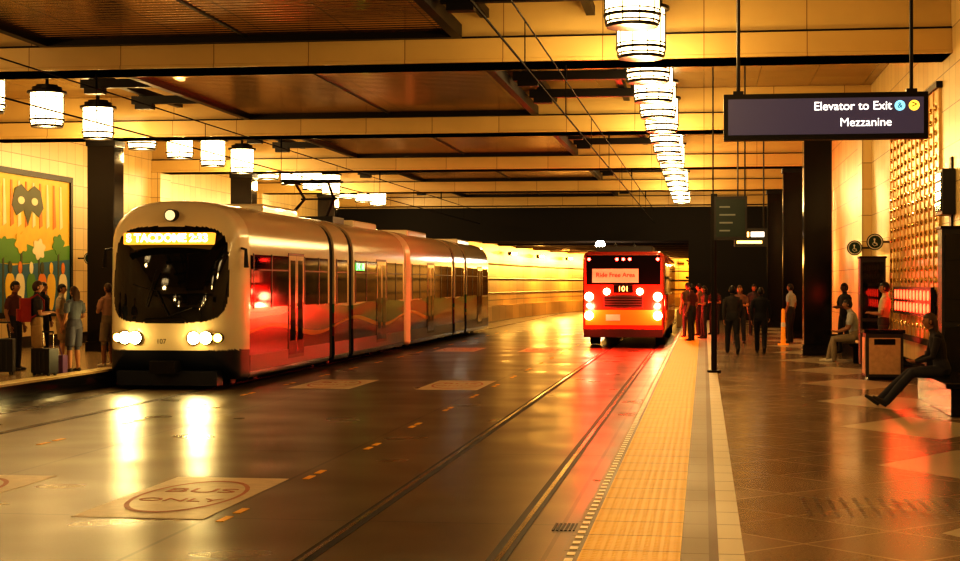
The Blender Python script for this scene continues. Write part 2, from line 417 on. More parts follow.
# ------------------------------------------------------------------ chandeliers
LC = (1.0, 0.68, 0.28)
def chandelier_mesh():
    b = B(); R = .355
    b.tube([(0,0,.03),(0,0,.13),(0,0,.74)], [R*.93, R, R], m_lamp, 24)
    for z, r, h in ((-.02, R*.97, .05), (.05, R+.01, .02), (.12, R+.03, .04), (.20, R+.015, .018), (.62, R+.015, .018), (.72, R+.075, .05), (.79, R-.03, .07), (.86, R-.12, .05)):
        b.cyl((0,0,z), (0,0,z+h), r, m_dark, 24)
    for k_ in range(10):
        a = 2*math.pi*k_/10; c, s = math.cos(a), math.sin(a)
        b.tube([(c*R*.98, s*R*.98, .0), (c*(R+.015), s*(R+.015), .13), (c*(R+.015), s*(R+.015), .74)], [.009]*3, m_dark, 6)
    b.cyl((0,0,.88), (0,0,1.10), .035, m_dark, 10); b.cyl((0,0,1.05), (0,0,1.11), .12, m_dark, 14)
    return b
cb = None; k = 0
for xx, ys in ((-0.95, [0.5, 6.5, 9.5, 12.5] + [18.5+3*i for i in range(18) if abs(18.5+3*i-26) > .9]), (-14.3, [6.5, 12.5, 18.5, 24.5] + [30.5+3*i for i in range(14)])):
    for yy in ys:
        if cb is None:
            cb = chandelier_mesh().obj('chandelier', smooth=True); o = cb
        else:
            o = bpy.data.objects.new('chandelier.%03d' % k, cb.data); COL.objects.link(o)
        o.location = (xx, yy, 5.49); k += 1
        light('bulb', 'POINT', (0, 0, -.22), 122, LC, o, .16)

# ------------------------------------------------------------------ right-hand signs
m_signf = pm('sign_face', (0.02, 0.016, 0.026), .35, emit=(.35, .25, .38), es=.14)
m_txt = pm('sign_text_white', (.9, .9, .9), .4, emit=(1, .97, .9), es=1.6)
m_dim = pm('sign_text_dim', (.2, .2, .16), .4, emit=(.6, .8, .5), es=.06)
m_txty = pm('sign_icon_yellow', (.9, .7, .1), .4, emit=(1, .65, .08), es=1.3)
m_txtb = pm('sign_icon_blue', (.2, .6, .8), .4, emit=(.3, .8, 1), es=1.0)
sg = empty('hanging_exit_sign')
b = B(); b.box(.23, 2.56, 18.98, 19.14, 3.72, 4.26, m_dark); b.box(.28, 2.51, 18.965, 18.985, 3.78, 4.20, m_signf)
for xx in (.40, 2.38): b.cyl((xx, 19.06, 4.24), (xx, 19.06, ZC), .022, m_dark, 10); b.box(xx-.06, xx+.06, 19, 19.12, 4.24, 4.30, m_dark)
b.obj('sign_panel', sg)
text('sign_line_1', 'Elevator to Exit', .14, (2.15, 18.955, 4.10), m_txt, sg, align='RIGHT', off=.001)
text('sign_line_2', 'Mezzanine', .14, (2.15, 18.955, 3.91), m_txt, sg, align='RIGHT', off=0)
b = B(); b.cyl((2.24, 18.95, 4.10), (2.24, 18.965, 4.10), .06, m_txtb, 20); b.cyl((2.40, 18.95, 4.10), (2.40, 18.965, 4.10), .06, m_txty, 20)
b.obj('sign_icons', sg)
text('sign_arrow', '>', .13, (2.40, 18.945, 4.105), m_dark, sg, align='CENTER')
text('sign_wheelchair', '&', .09, (2.24, 18.945, 4.10), m_dark, sg, align='CENTER')
m_green = pm('sign_green', (.008, .018, .011), .35, emit=(.1, .6, .25), es=.008)
b = B(); b.cyl((0, 0, 0), (0, 0, .04), .13, m_dark, 20); b.tube([(0, 0, 0), (0, 0, 2.5)], [.055, .055], m_dark, 14)
b.box(-.06, .06, -.035, .035, 1.35, 3.4, m_dark); b.box(.0, .62, -.05, .05, 2.52, 3.35, m_dkgray)
b.box(.04, .58, -.06, -.045, 2.58, 3.29, m_green)
for q_ in range(4): b.box(.1, .3+.05*(q_ % 3), -.066, -.058, 2.68+q_*.15, 2.71+q_*.15, m_dim)
b.cyl((-.02, 0, 3.35), (-.02, 0, ZC-ZP), .014, m_dark, 8); b.cyl((.58, 0, 3.35), (.58, 0, ZC-ZP), .014, m_dark, 8)
b.obj('bus_stop_post_sign', loc=(.19, 30.8, ZP))
m_amb = pm('led_amber', (1, .5, .1), .4, emit=(1, .6, .15), es=4)
b = B(); b.box(-.45, .45, -.1, .1, 0, .5, m_dkgray)
b.box(-.38, -.05, -.11, -.1, .26, .40, m_amb); b.box(.0, .36, -.11, -.1, .26, .40, m_txt); b.box(-.38, .3, -.11, -.1, .08, .16, m_amb)
for xx in (-.35, .35): b.cyl((xx, 0, .5), (xx, 0, 3.55), .02, m_dark, 8)
b.obj('hanging_display_sign', loc=(1.27, 44.5, 3.05))
m_disc = pm('disc_green', (.01, .045, .03), .3)
k = 0
for (xx, yy, zz, wx) in ((3.50, 33.9, 2.9, 3.8), (3.40, 37.3, 2.85, 3.8), (-17.25, 43.4, 2.75, -17.6)):
    b = B(); b.cyl((0, .03, 0), (0, -.02, 0), .17, m_disc, 28)
    n = 28; vs = []; fs = []
    for q_ in range(n):
        a = 2*math.pi*q_/n
        for r in (.13, .15): vs.append((r*math.cos(a), -.024, r*math.sin(a)))
    for q_ in range(n): fs.append((2*q_, 2*q_+1, 2*((q_+1) % n)+1, 2*((q_+1) % n)))
    b.add(vs, fs, m_white)
    sgn = 1 if wx > xx else -1
    b.cyl((sgn*.15, 0, 0), (wx-xx, 0, 0), .02, m_dark, 8)
    b.ball((-.01, -.026, .055), (.022, .006, .022), m_white); b.tube([(-.01, -.026, .035), (-.01, -.026, -.02), (.035, -.026, -.03), (.045, -.026, -.075)], [.014, .014, .012, .01], m_white, 8)
    b.tube([(-.03, -.026, -.01), (-.05, -.026, -.05), (-.01, -.026, -.085), (.03, -.026, -.065)], [.008]*4, m_white, 6)
    b.obj('bay_marker_sign' if k == 0 else 'bay_marker_sign.%03d' % k, loc=(xx, yy, zz)); k += 1

m_gold = pm('gold_metal_panel', (0.95, 0.70, 0.30), .14, 1.0, noise=.15, nscale=3)
m_goldd = pm('gold_backing', (0.70, 0.48, 0.20), .3, .6)
b = B()
yy = 26.6
while yy < 33.0:
    b.box(XR-.05, XR, yy, yy+.5, 1.1, 5.2, m_goldd); b.box(XR-.07, XR-.0, yy+.50, yy+.55, 1.1, 5.25, m_goldd)
    zz = 1.3
    while zz < 5.1:
        b.ball((XR-.055, yy+.25, zz), (.035, .06, .05), m_gold, 10, 6); zz += .2
    yy += .56
b.box(XR-.1, XR, 26.5, 33.2, 5.2, 5.3, m_dark); b.box(XR-.1, XR, 26.5, 33.2, 1.0, 1.1, m_dark)
b.obj('ribbed_wall_panel')
m_redglint = pm('red_glint', (1, .05, .02), .3, emit=(1, .04, .015), es=9)  # glowing discs stand in for bus tail-light reflections on the wall panel
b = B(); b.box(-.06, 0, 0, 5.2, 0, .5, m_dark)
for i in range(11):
    for j in range(2): b.cyl((-.08, .25+i*.45, .14+j*.22), (-.06, .25+i*.45, .14+j*.22), .085, m_redglint, 14)
o = b.obj('tail_glint_row', loc=(XR-.1, 26.7, 1.48))
light('tail_glint_fill', 'POINT', (-.35, 2.3, .25), 6, (1, .06, .02), o, .2)  # added red light, spill from the imitated reflections
def cabinet(name, x, y, w, h):
    b = B(); b.box(-w/2, w/2, -.22, .22, .06, h, m_dkgray); b.box(-w/2+.03, w/2-.03, -.19, .19, 0, .06, m_black)
    b.box(-w/2+.04, w/2-.04, -.235, -.22, h*.45, h-.08, m_glass); b.box(-w/2+.04, w/2-.04, -.23, -.22, .12, h*.42, m_black)
    b.box(-w/2-.02, w/2+.02, -.24, .24, h, h+.04, m_dark); b.cyl((w/2-.07, -.25, h*.43), (w/2-.07, -.22, h*.43), .015, m_steel, 8)
    return b.obj(name, loc=(x, y, ZP), bevel=.008)
cabinet('equipment_cabinet', 3.38, 33.3, .5, 2.2)
cabinet('equipment_cabinet.001', 3.62, 24.5, .30, 2.5)
b = B(); b.box(-.2, 0, -.35, .35, 0, .7, m_dkgray); b.box(-.215, -.2, -.3, .3, .05, .65, m_black); b.box(-.03, .0, -.1, .1, -.2, .9, m_dark)
for z in (.2, .35, .5): b.box(-.225, -.21, -.28, .28, z, z+.03, m_dkgray)
b.obj('wall_speaker_box', loc=(XR, 25.5, 3.1), bevel=.01)
m_binp = pm('bin_panel', (.50, .37, .21), .35, noise=.25, nscale=15)
b = B(); b.box(-.32, .32, -.3, .3, .05, .82, m_dkgray); b.box(-.27, .27, -.315, -.3, .1, .74, m_binp); b.box(-.335, -.32, -.25, .25, .1, .74, m_binp)
b.box(-.35, .35, -.33, .33, .82, .88, m_black); b.box(-.28, .28, -.26, .26, 0, .05, m_black); b.box(-.18, .18, -.322, -.312, .62, .72, m_black)
b.obj('litter_bin', loc=(3.13, 29.0, ZP), bevel=.012)
for k, (ya, yb) in enumerate(((20.8, 24.2), (34.3, 37.2), (40.5, 44))):
    b = B(); b.box(-.28, .28, ya, yb, .36, .435, m_black)
    b.box(-.2, .24, ya+.1, yb-.1, 0, .36, m_black)
    b.obj('stone_bench' if k == 0 else 'stone_bench.%03d' % k, loc=(3.3, 0, ZP), bevel=.015)
m_or = pm('caution_orange', (.9, .35, .03), .4, emit=(1, .4, .02), es=.15)
b = B(); b.box(-.14, .14, -.14, .14, 0, .04, m_or); b.tube([(0,0,.04),(0,0,.95),(0,0,1.0)], [.07, .045, .03], m_or, 16); b.tube([(0,0,.5),(0,0,.62)], [.064, .06], m_white, 16)
b.obj('delineator_post', loc=(2.15, 44.6, ZP), smooth=True)

# ------------------------------------------------------------------ mural
def flat(b, pts, m, x):
    n = len(pts); vs = [(x, y, z) for y, z in pts] + [(x-.01, y, z) for y, z in pts]
    fs = [tuple(range(n))] + [tuple(range(2*n-1, n-1, -1))] + [(i, (i+1) % n, n+(i+1) % n, n+i) for i in range(n)]
    b.add(vs, fs, m)
def blob(cy, cz, ry, rz, f=lambda a: 1.0, n=36): return [(cy+ry*f(2*math.pi*i/n)*math.cos(2*math.pi*i/n), cz+rz*f(2*math.pi*i/n)*math.sin(2*math.pi*i/n)) for i in range(n)]
c_y = pm('mural_yellow', (.95, .58, .06), .5, noise=.2, nscale=2); c_ol = pm('mural_olive', (.09, .10, .03), .5); c_g = pm('mural_green', (.12, .30, .04), .5)
c_b = pm('mural_blue', (.05, .17, .26), .5); c_w = pm('mural_cream', (.9, .8, .5), .5); c_o = pm('mural_orange', (.8, .26, .03), .5)
b = B(); X = XL
b.box(X, X+.03, 33.2, 42.7, 1.3, 4.85, c_y)
for a in ((33.05, 33.2, 1.15, 5.0), (42.7, 42.85, 1.15, 5.0), (33.2, 42.7, 1.15, 1.3), (33.2, 42.7, 4.85, 5.0)): b.box(X, X+.08, *a, m_dark)
xx = X+.042
flat(b, [(33.2, 3.0), (35, 3.3), (37, 3.05), (39, 3.2), (41, 2.9), (42.7, 3.1), (42.7, 2.6), (33.2, 2.5)], c_g, xx)
flat(b, [(33.2, 2.6), (36, 2.7), (39, 2.5), (42.7, 2.7), (42.7, 1.3), (33.2, 1.3)], c_b, xx+.004)
for i in range(9): flat(b, [(38.4+i*.45, 3.5), (38.6+i*.45, 3.58), (38.5+i*.45, 4.7), (38.4+i*.45, 4.7)], (c_w, c_o)[i % 2], xx+.002)
for cy in (35.2, 39.9):
    flat(b, [(cy-1.0, 4.05), (cy-.8, 4.5), (cy-.4, 4.62), (cy, 4.45), (cy+.4, 4.62), (cy+.8, 4.5), (cy+1.0, 4.05), (cy+.7, 3.8), (cy+.25, 3.95), (cy, 3.55), (cy-.25, 3.95), (cy-.7, 3.8)], c_ol, xx+.006)
    for s in (-.42, .42): flat(b, blob(cy+s, 4.2, .2, .1), c_w, xx+.012)
for i, cy in enumerate((34, 36.3, 38.4, 39.5, 40.6, 41.9)):
    flat(b, [(cy-.07, 1.3), (cy-.05, 3.0), (cy+.05, 3.0), (cy+.07, 1.3)], c_ol, xx+.008)
    flat(b, blob(cy, 2.95+.15*(i % 2), .38, .26, lambda a: 1+.15*math.sin(6*a)), (c_g, c_o, c_g, c_y, c_w, c_g)[i], xx+.01)
for i, cy in enumerate((37.3, 38.8, 39.4, 40.1, 40.8, 41.4, 42.2)):
    flat(b, blob(cy, 1.85, .28, .5, lambda a: 1+.1*math.sin(3*a)), (c_o, c_y, c_w, c_g, c_o, c_y, c_w)[i], xx+.014)
    flat(b, blob(cy, 2.45, .12, .16), (c_w, c_ol, c_o, c_w, c_ol, c_y, c_o)[i], xx+.016)
b.obj('wall_mural')

# ------------------------------------------------------------------ train
def train_outline(sx=1.0, sz=1.0, n=18):
    o = []; hw = 1.325; zt = 3.68; zs = 2.70
    for k_ in range(n+1):
        a = math.pi*k_/n; c, s = math.cos(a), math.sin(a); p = 2/2.8
        o.append((hw*math.copysign(abs(c)**p, c), zs+(zt-zs)*abs(s)**p))
    for z in (2.0, 1.4, .9): o.append((-hw, z))
    for k_ in range(5):
        a = math.pi+math.pi/2*k_/4; o.append((-hw+.1+.1*math.cos(a), .16+.1+.1*math.sin(a)))
    for k_ in range(5):
        a = 1.5*math.pi+math.pi/2*k_/4; o.append((hw-.1+.1*math.cos(a), .16+.1+.1*math.sin(a)))
    for z in (.9, 1.4, 2.0): o.append((hw, z))
    zc = 1.9
    return [(x*sx, zc+(z-zc)*sz) for x, z in o]
TX = -10.22
tr = empty('light_rail_train', (TX, 0, 0))
m_bel = pm('bellows', (.02, .018, .016), .7)
m_led = pm('led_dest', (1, .7, .2), .4, emit=(1, .62, .20), es=14)
m_ledb = pm('led_board', (.1, .05, .01), .4, emit=(1, .42, .05), es=1.3)
m_head = pm('headlight_lens', (1, 1, .9), .2, emit=(1, .80, .32), es=60)
m_mark = pm('marker_lens', (1, .8, .4), .2, emit=(1, .50, .08), es=18)
def nose(ytip, D, name):
    b = B(); out = train_outline(); n = len(out); K = 70; vs = []; fs = []; mats = []
    dense = []
    for i in range(n):
        (x0, z0), (x1, z1) = out[i], out[(i+1) % n]
        L = math.hypot(x1-x0, z1-z0); c_ = max(1, int(L/.04))
        for j in range(c_): dense.append((x0+(x1-x0)*j/c_, z0+(z1-z0)*j/c_))
    n = len(dense); zc = 1.9; E = 3.3
    for i in range(K+1):
        s = (i/K)
        for x, z in dense:
            yo = D*(1-max(0, 1-s**E)**(1/E)) if s < 1 else D
            px, pz = x*s, zc+(z-zc)*s
            rake = .50*max(0, (pz-1.3)/2.35)**1.7*(1-s**10) + .14*(px/1.325)**2*(1-s**10)
            vs.append((px, ytip+yo+rake*(1-yo/D), pz))
    for i in range(K):
        for k_ in range(n):
            k2 = (k_+1) % n; f = (i*n+k_, i*n+k2, (i+1)*n+k2, (i+1)*n+k_)
            cx = sum(vs[q_][0] for q_ in f)/4; cz = sum(vs[q_][2] for q_ in f)/4
            ax = abs(cx); mt = m_trainw
            zc_, hz, hx = 2.22, .93, 1.15-.05*max(0, cz-2.2)
            if (ax/hx)**5+(abs(cz-zc_)/hz)**5 < 1: mt = m_glass
            if cz < .76: mt = m_navy
            fs.append(f); mats.append(mt)
    for mt in (m_trainw, m_glass, m_navy, m_dark): b.slot(mt)
    b.v = vs; b.f = fs; b.mi = [b.mats.index(q_) for q_ in mats]
    return b.obj(name, tr, smooth=True, angle=60)
NT = 29.45
nose(NT, 1.25, 'cab_nose')
def car_shell(name, ya, yb, door=None):
    b = B(); o = train_outline()
    b.ext(o, [ya, (ya+yb)/2, yb], m_livery)
    ob = b.obj(name, tr, smooth=True)
    g = B()
    for sx in (1, -1):
        def bx(y0, y1, z0, z1, m, e=0.0):
            if sx > 0: g.box(1.315, 1.332+e, y0, y1, z0, z1, m)
            else: g.box(-1.332-e, -1.315, y0, y1, z0, z1, m)
        bx(ya+.25, yb-.2, 1.56, 2.62, m_sglass)
        y = ya+.25
        while y < yb-.5:
            isd = door and any(abs(y-d) < .7 for d in door)
            if isd:
                bx(y, y+1.34, .42, 2.70, m_dark, .004)
                for q_ in (.04, .69): bx(y+q_, y+q_+.61, .5, 2.64, m_livery, .008); bx(y+q_+.1, y+q_+.51, .8, 2.54, m_sglass, .012)
                y += 1.4
            else:
                bx(y-.03, y+.03, 1.54, 2.64, m_dark, .008); bx(y, min(y+1.35, yb-.2), 2.30, 2.33, m_dark, .006); y += 1.35
        bx(ya+.02, yb-.02, .30, .62, m_navy)
    g.obj(name+'_windows', tr)
    return ob
car_shell('car_a_front', NT+1.25, 37.5, door=(33.4,))
car_shell('car_a_mid', 38.0, 39.6)
car_shell('car_a_rear', 40.1, 47.1, door=(43.6,))
car_shell('car_b_front', 48.2, 56.4, door=(51.3,))
car_shell('car_b_mid', 56.9, 59.3)
car_shell('car_b_rear', 59.8, 66.0, door=(62.6,))
b = B()
for ya, yb in ((37.5, 38.0), (39.6, 40.1), (56.4, 56.9), (59.3, 59.8)):
    n_ = 8; ys = [ya+(yb-ya)*i/n_ for i in range(n_+1)]
    b.ext(lambda i: train_outline(.975 if i % 2 else .94, .975 if i % 2 else .95), ys, m_bel)
b.obj('articulation_bellows', tr)
b = B(); b.ext(lambda i: train_outline((1, .93, .7)[i], (1, .95, .8)[i]), [47.1, 47.35, 47.5], m_trainw)
b.ext(lambda i: train_outline((.7, .93, 1)[i], (.8, .95, 1)[i]), [47.75, 47.95, 48.2], m_trainw); b.cyl((0, 47.4, .7), (0, 47.9, .7), .12, m_dark)
b.ext(lambda i: train_outline((1, .93, .7)[i], (1, .95, .8)[i]), [66.0, 66.4, 66.7], m_trainw)
b.obj('car_ends', tr, smooth=True)
b = B()
for ya, yb, h in ((33.5, 36.5, .10), (42.5, 45.6, .10), (50.5, 54, .10), (61, 64, .10)):
    b.box(-.8, .8, ya, yb, 3.5, 3.66+h, m_trainw)
b.obj('roof_units', tr, bevel=.05)
b = B()
b.box(-.7, .7, 40.5, 41.8, 3.6, 3.78, m_dark)
for sx in (-.5, .5):
    b.tube([(sx, 40.7, 3.78), (sx*.8, 41.9, 4.3), (sx*.9, 41.0, 4.72)], [.045, .04, .035], m_dark, 8)
b.cyl((-.8, 41.0, 4.73), (.8, 41.0, 4.73), .035, m_dark, 8); b.cyl((-.8, 41.25, 4.71), (.8, 41.25, 4.71), .03, m_dark, 8)
b.cyl((-.5, 41.9, 4.3), (.5, 41.9, 4.3), .025, m_dark, 8)
b.obj('pantograph', tr)
b = B()
for yc in (32.2, 38.8, 45.6, 49.6, 58, 64.6):
    for dy in (-.8, .8):
        for sx in (-.72, .72): b.cyl((sx-.06, yc+dy, .335), (sx+.06, yc+dy, .335), .325, m_dark, 24)
        b.cyl((-.72, yc+dy, .335), (.72, yc+dy, .335), .07, m_dark, 10)
    b.box(-.95, .95, yc-1.1, yc+1.1, .12, .3, m_dark)
b.obj('bogies', tr, smooth=True)
b = B()
for sx in (-1, 1):
    for xx, r, mt, dy in ((.58, .115, m_head, .0), (.80, .115, m_head, .05), (1.0, .08, m_mark, .17)):
        yy = NT+.07+dy
        b.cyl((sx*xx, yy-.06, 1.0), (sx*xx, yy+.35, 1.0), r+.012, m_dark, 20); b.cyl((sx*xx, yy-.068, 1.0), (sx*xx, yy-.05, 1.0), r, mt, 20)
b.cyl((0, NT+.34, 3.36), (0, NT+.85, 3.36), .12, m_dark, 20); b.cyl((0, NT+.33, 3.36), (0, NT+.345, 3.36), .10, pm('roof_lamp', (.9, .85, .7), .2, emit=(1, .85, .5), es=.6), 20)
b.tube([(.1, NT-.03, 1.42), (-.15, NT-.02, 1.9), (-.62, NT+.02, 2.02)], [.014]*3, m_dark, 6)
b.tube([(-.35, NT-.02, 1.6), (-.15, NT-.01, 2.3)], [.012]*2, m_dark, 6)
b.tube([(.1, NT-.03, 1.42), (.55, NT-.0, 1.58)], [.014]*2, m_dark, 6)
b.box(-.25, .25, NT-.15, NT+.4, .32, .56, m_dark); b.box(-1.0, 1.0, NT+.14, NT+.5, .08, .36, m_navy)
for sx in (-1, 1): b.tube([(sx*1.2, NT+.85, 2.75), (sx*1.42, NT+.65, 2.7), (sx*1.44, NT+.62, 2.35)], [.025, .03, .05], m_dark, 8)
b.obj('front_details', tr, smooth=True)
b = B(); b.box(-.88, .88, NT+.17, NT+.6, 2.79, 3.02, m_ledb); b.obj('destination_board', tr, bevel=.02)
text('destination_sign', 'S TACDOME 2:33', .215, (0, NT+.16, 2.91), m_led, tr, align='CENTER', ext=.005, off=.006)
text('fleet_number', '107', .13, (-.05, NT-.02, .93), m_dark, tr, align='CENTER')
b = B(); b.box(1.33, 1.338, 0, .6, 1.6, 2.6, m_glass); b.obj('cab_side_window', tr, loc=(0, NT+1.3, 0))
m_gled = pm('green_led', (.1, .8, .2), .4, emit=(.08, 1, .15), es=4)
text('side_route_sign', 'LINK  AIR', .24, (1.352, 40.35, 2.46), m_gled, tr, rot=(math.pi/2, 0, math.pi/2), align='LEFT', off=.008)
for sx in (-.7, .7):
    light('headlight_beam', 'SPOT', (sx, NT-.12, 1.0), 90, (1, .75, .32), tr, .12, (math.radians(80), 0, math.radians(180)), math.radians(80))
    light('headlight_glow', 'POINT', (sx, NT-.22, 1.0), 14, (1, .66, .22), tr, .1)

# ------------------------------------------------------------------ bus
m_busr = pm('bus_red_paint', (.42, .04, .02), .25, coat=.4); m_busy = pm('bus_yellow_paint', (.85, .36, .04), .25, coat=.4)
m_tail = pm('tail_lamp', (1, .05, .02), .3, emit=(1, .03, .02), es=30); m_tailw = pm('brake_lamp_hot', (1, .4, .25), .3, emit=(1, .13, .07), es=60)
BX, BYr = -2.52, 50.6
bus = empty('transit_bus', (BX, BYr, 0))
b = B()
o = lambda i: rr(1.29*(.95, .99, 1, 1, .97)[i], .34, 3.05*(.97, .99, 1, 1, .98)[i], .22)
b.ext(o, [0, .1, .25, 17.8, 18], m_busr); b.obj('bus_body', bus, smooth=True)
b = B()
b.box(-1.16, 1.16, -.02, .05, 2.0, 2.92, m_sglass); b.box(-.98, .48, -.035, -.02, 2.06, 2.5, m_white)
b.box(-1.2, 1.2, -.015, .05, .72, 1.2, m_busy); b.box(-1.24, 1.24, -.10, .08, .34, .6, m_rubber)
b.box(-.62, .62, -.025, .04, 1.26, 1.66, m_dkgray)
for z in (1.32, 1.40, 1.48, 1.56): b.box(-.58, .58, -.035, -.02, z, z+.03, m_black)
b.box(-.3, .3, -.03, 0, 1.74, 1.98, m_black)
for sx in (-1, 1):
    for z, r, mt in ((1.62, .14, m_tailw), (1.34, .09, m_tail), (1.02, .14, m_tailw), (2.80, .05, m_tail)): b.cyl((sx*1.08, -.04, z), (sx*1.08, .03, z), r, mt, 18)
    b.cyl((sx*.52, -.045, 1.78), (sx*.52, .03, 1.78), .11, m_tailw, 18)
for xx in (-.2, 0, .2): b.cyl((xx, -.03, 2.80), (xx, .04, 2.80), .05, m_tail, 12)
b.box(-.55, -.1, -.03, 0, .86, 1.06, m_white)
b.obj('bus_rear_panel', bus)
text('ad_text', 'Ride Free Area', .2, (-.25, -.045, 2.3), m_busr, bus, align='CENTER')
text('route_number', '101', .24, (0, -.035, 1.86), m_amb, bus, align='CENTER')
b = B()
for sx in (-1, 1):
    xa, xb = (1.285, 1.30) if sx > 0 else (-1.30, -1.285)
    y = .6
    while y < 17: b.box(xa, xb, y, y+1.35, 1.65, 2.7, m_glass); y += 1.45
    b.box(xa, xb, .4, 17.6, .8, 1.15, m_busy)
b.obj('bus_side_windows', bus)
b = B()
for yc in (3, 10.5, 15):
    for sx in (-1.08, 1.08):
        b.cyl((sx-.15, yc, .48), (sx+.15, yc, .48), .475, m_rubber, 28); b.cyl((sx-.16, yc, .48), (sx+.16, yc, .48), .25, m_steel, 18)
b.obj('bus_wheels', bus, smooth=True)
b = B(); b.box(-.9, .9, .5, 3.2, 3.0, 3.22, m_dkgray); b.box(-.8, .8, 6, 8.5, 3.0, 3.2, m_dkgray)
for sx in (-.3, .3): b.cyl((sx, 2.5, 3.2), (sx, .3, 3.32), .03, m_dark, 8)
b.obj('bus_roof_units', bus, bevel=.04)
for sx in (-1, 1):
    light('tail_glow', 'POINT', (sx*1.05, -.4, 1.3), 330, (1, .04, .02), bus, .12)
light('side_red_fill', 'POINT', (1.7, 1.5, 1.4), 90, (1, .05, .02), bus, .12)  # added red fill beside the bus for crowd and floor, no lens here

# ------------------------------------------------------------------ people
SK = [pm('skin_a', (.50, .27, .15), .5), pm('skin_b', (.34, .17, .09), .5), pm('skin_c', (.16, .08, .045), .5)]
m_eye = pm('eye_dark', (.015, .01, .01), .2); m_lip = pm('lips', (.32, .1, .07), .5)
HAIR = [pm('hair_black', (.012, .009, .007), .5), pm('hair_brown', (.07, .035, .015), .5), pm('hair_grey', (.3, .27, .22), .6)]
m_shoe = pm('shoes_dark', (.03, .025, .02), .5); m_shoew = pm('shoes_white', (.6, .57, .5), .5)
_cl = {}
def cloth(c):
    if c not in _cl: _cl[c] = pm('cloth_%02d' % len(_cl), c, .85, noise=.2, nscale=14, bump=.2)
    return _cl[c]
def V(*a): return Vector(a)
def pose(kind):
    j = {}
    if kind in ('stand', 'stand_hold', 'bag', 'lean'):
        j['legs'] = [((s*.09, 0, .92), (s*.11, .02+.04*(s > 0), .50), (s*.125, -.01+.05*(s > 0), .09), (s*.04, 1, 0)) for s in (-1, 1)]
        sp = [V(0,0,.95), V(0,.01,1.10), V(0,.0,1.30), V(0,-.005,1.42), V(0,.005,1.50), V(0,.02,1.60)]
        if kind == 'lean': sp = [p+V(0, -.06*(p.z-.95), 0) for p in sp]
        if kind == 'stand': arms = [((s*.185, 0, 1.405), (s*.235, -.03, 1.13), (s*.235, .06, .89), (0, .25, -1)) for s in (-1, 1)]
        elif kind == 'bag': arms = [((-.185, 0, 1.405), (-.24, -.03, 1.13), (-.22, .12, .92), (0, .4, -1)), ((.185, 0, 1.405), (.25, .02, 1.14), (.20, .22, 1.08), (-.2, 1, .1))]
        else: arms = [((s*.185, 0, 1.405), (s*.25, .04, 1.14), (s*.09, .24, 1.16), (-s*.8, .5, .2)) for s in (-1, 1)]
        if kind == 'lean': arms = [(tuple(V(*a)+V(0,-.03,0)), tuple(V(*e)+V(0,-.02,0)), w, d) for a, e, w, d in arms]
    elif kind == 'walk':
        j['legs'] = [((-.09, 0, .91), (-.10, .20, .54), (-.10, .26, .12), (0, 1, .25)), ((.09, 0, .91), (.10, .02, .50), (.10, -.30, .20), (0, .8, -.6))]
        sp = [V(0,0,.93), V(0,.02,1.08), V(0,.04,1.28), V(0,.05,1.40), V(0,.07,1.48), V(0,.09,1.58)]
        arms = [((-.185, .045, 1.385), (-.235, -.07, 1.13), (-.23, -.10, .90), (0, -.1, -1)), ((.185, .045, 1.385), (.235, .07, 1.12), (.22, .24, .95), (0, .6, -1))]
    else:
        out = kind == 'sit_out'
        if out: j['legs'] = [((s*.09, .02, .52), (s*.13, .44, .50), (s*.13+.03, .80+.08*(s > 0), .10), (0, .8, .55)) for s in (-1, 1)]
        else: j['legs'] = [((s*.09, .02, .52), (s*.14, .45, .50), (s*.13, .45+.1*(s > 0), .09), (0, 1, 0)) for s in (-1, 1)]
        le = .10 if not out else .12
        base = [V(0,0,.55), V(0,.01,.70), V(0,.0,.90), V(0,0,1.02), V(0,.02,1.10), V(0,.05,1.20)]
        sp = [p+V(0, le*(p.z-.55)/.6, 0) for p in base]; sh = sp[3].y
        arms = [((s*.185, sh, 1.0), (s*.24, sh+.08, .73), (s*.10, .36, .66), (-s*.5, 1, -.1)) for s in (-1, 1)]
    j['spine'] = sp; j['arms'] = arms
    return j
pc = {}
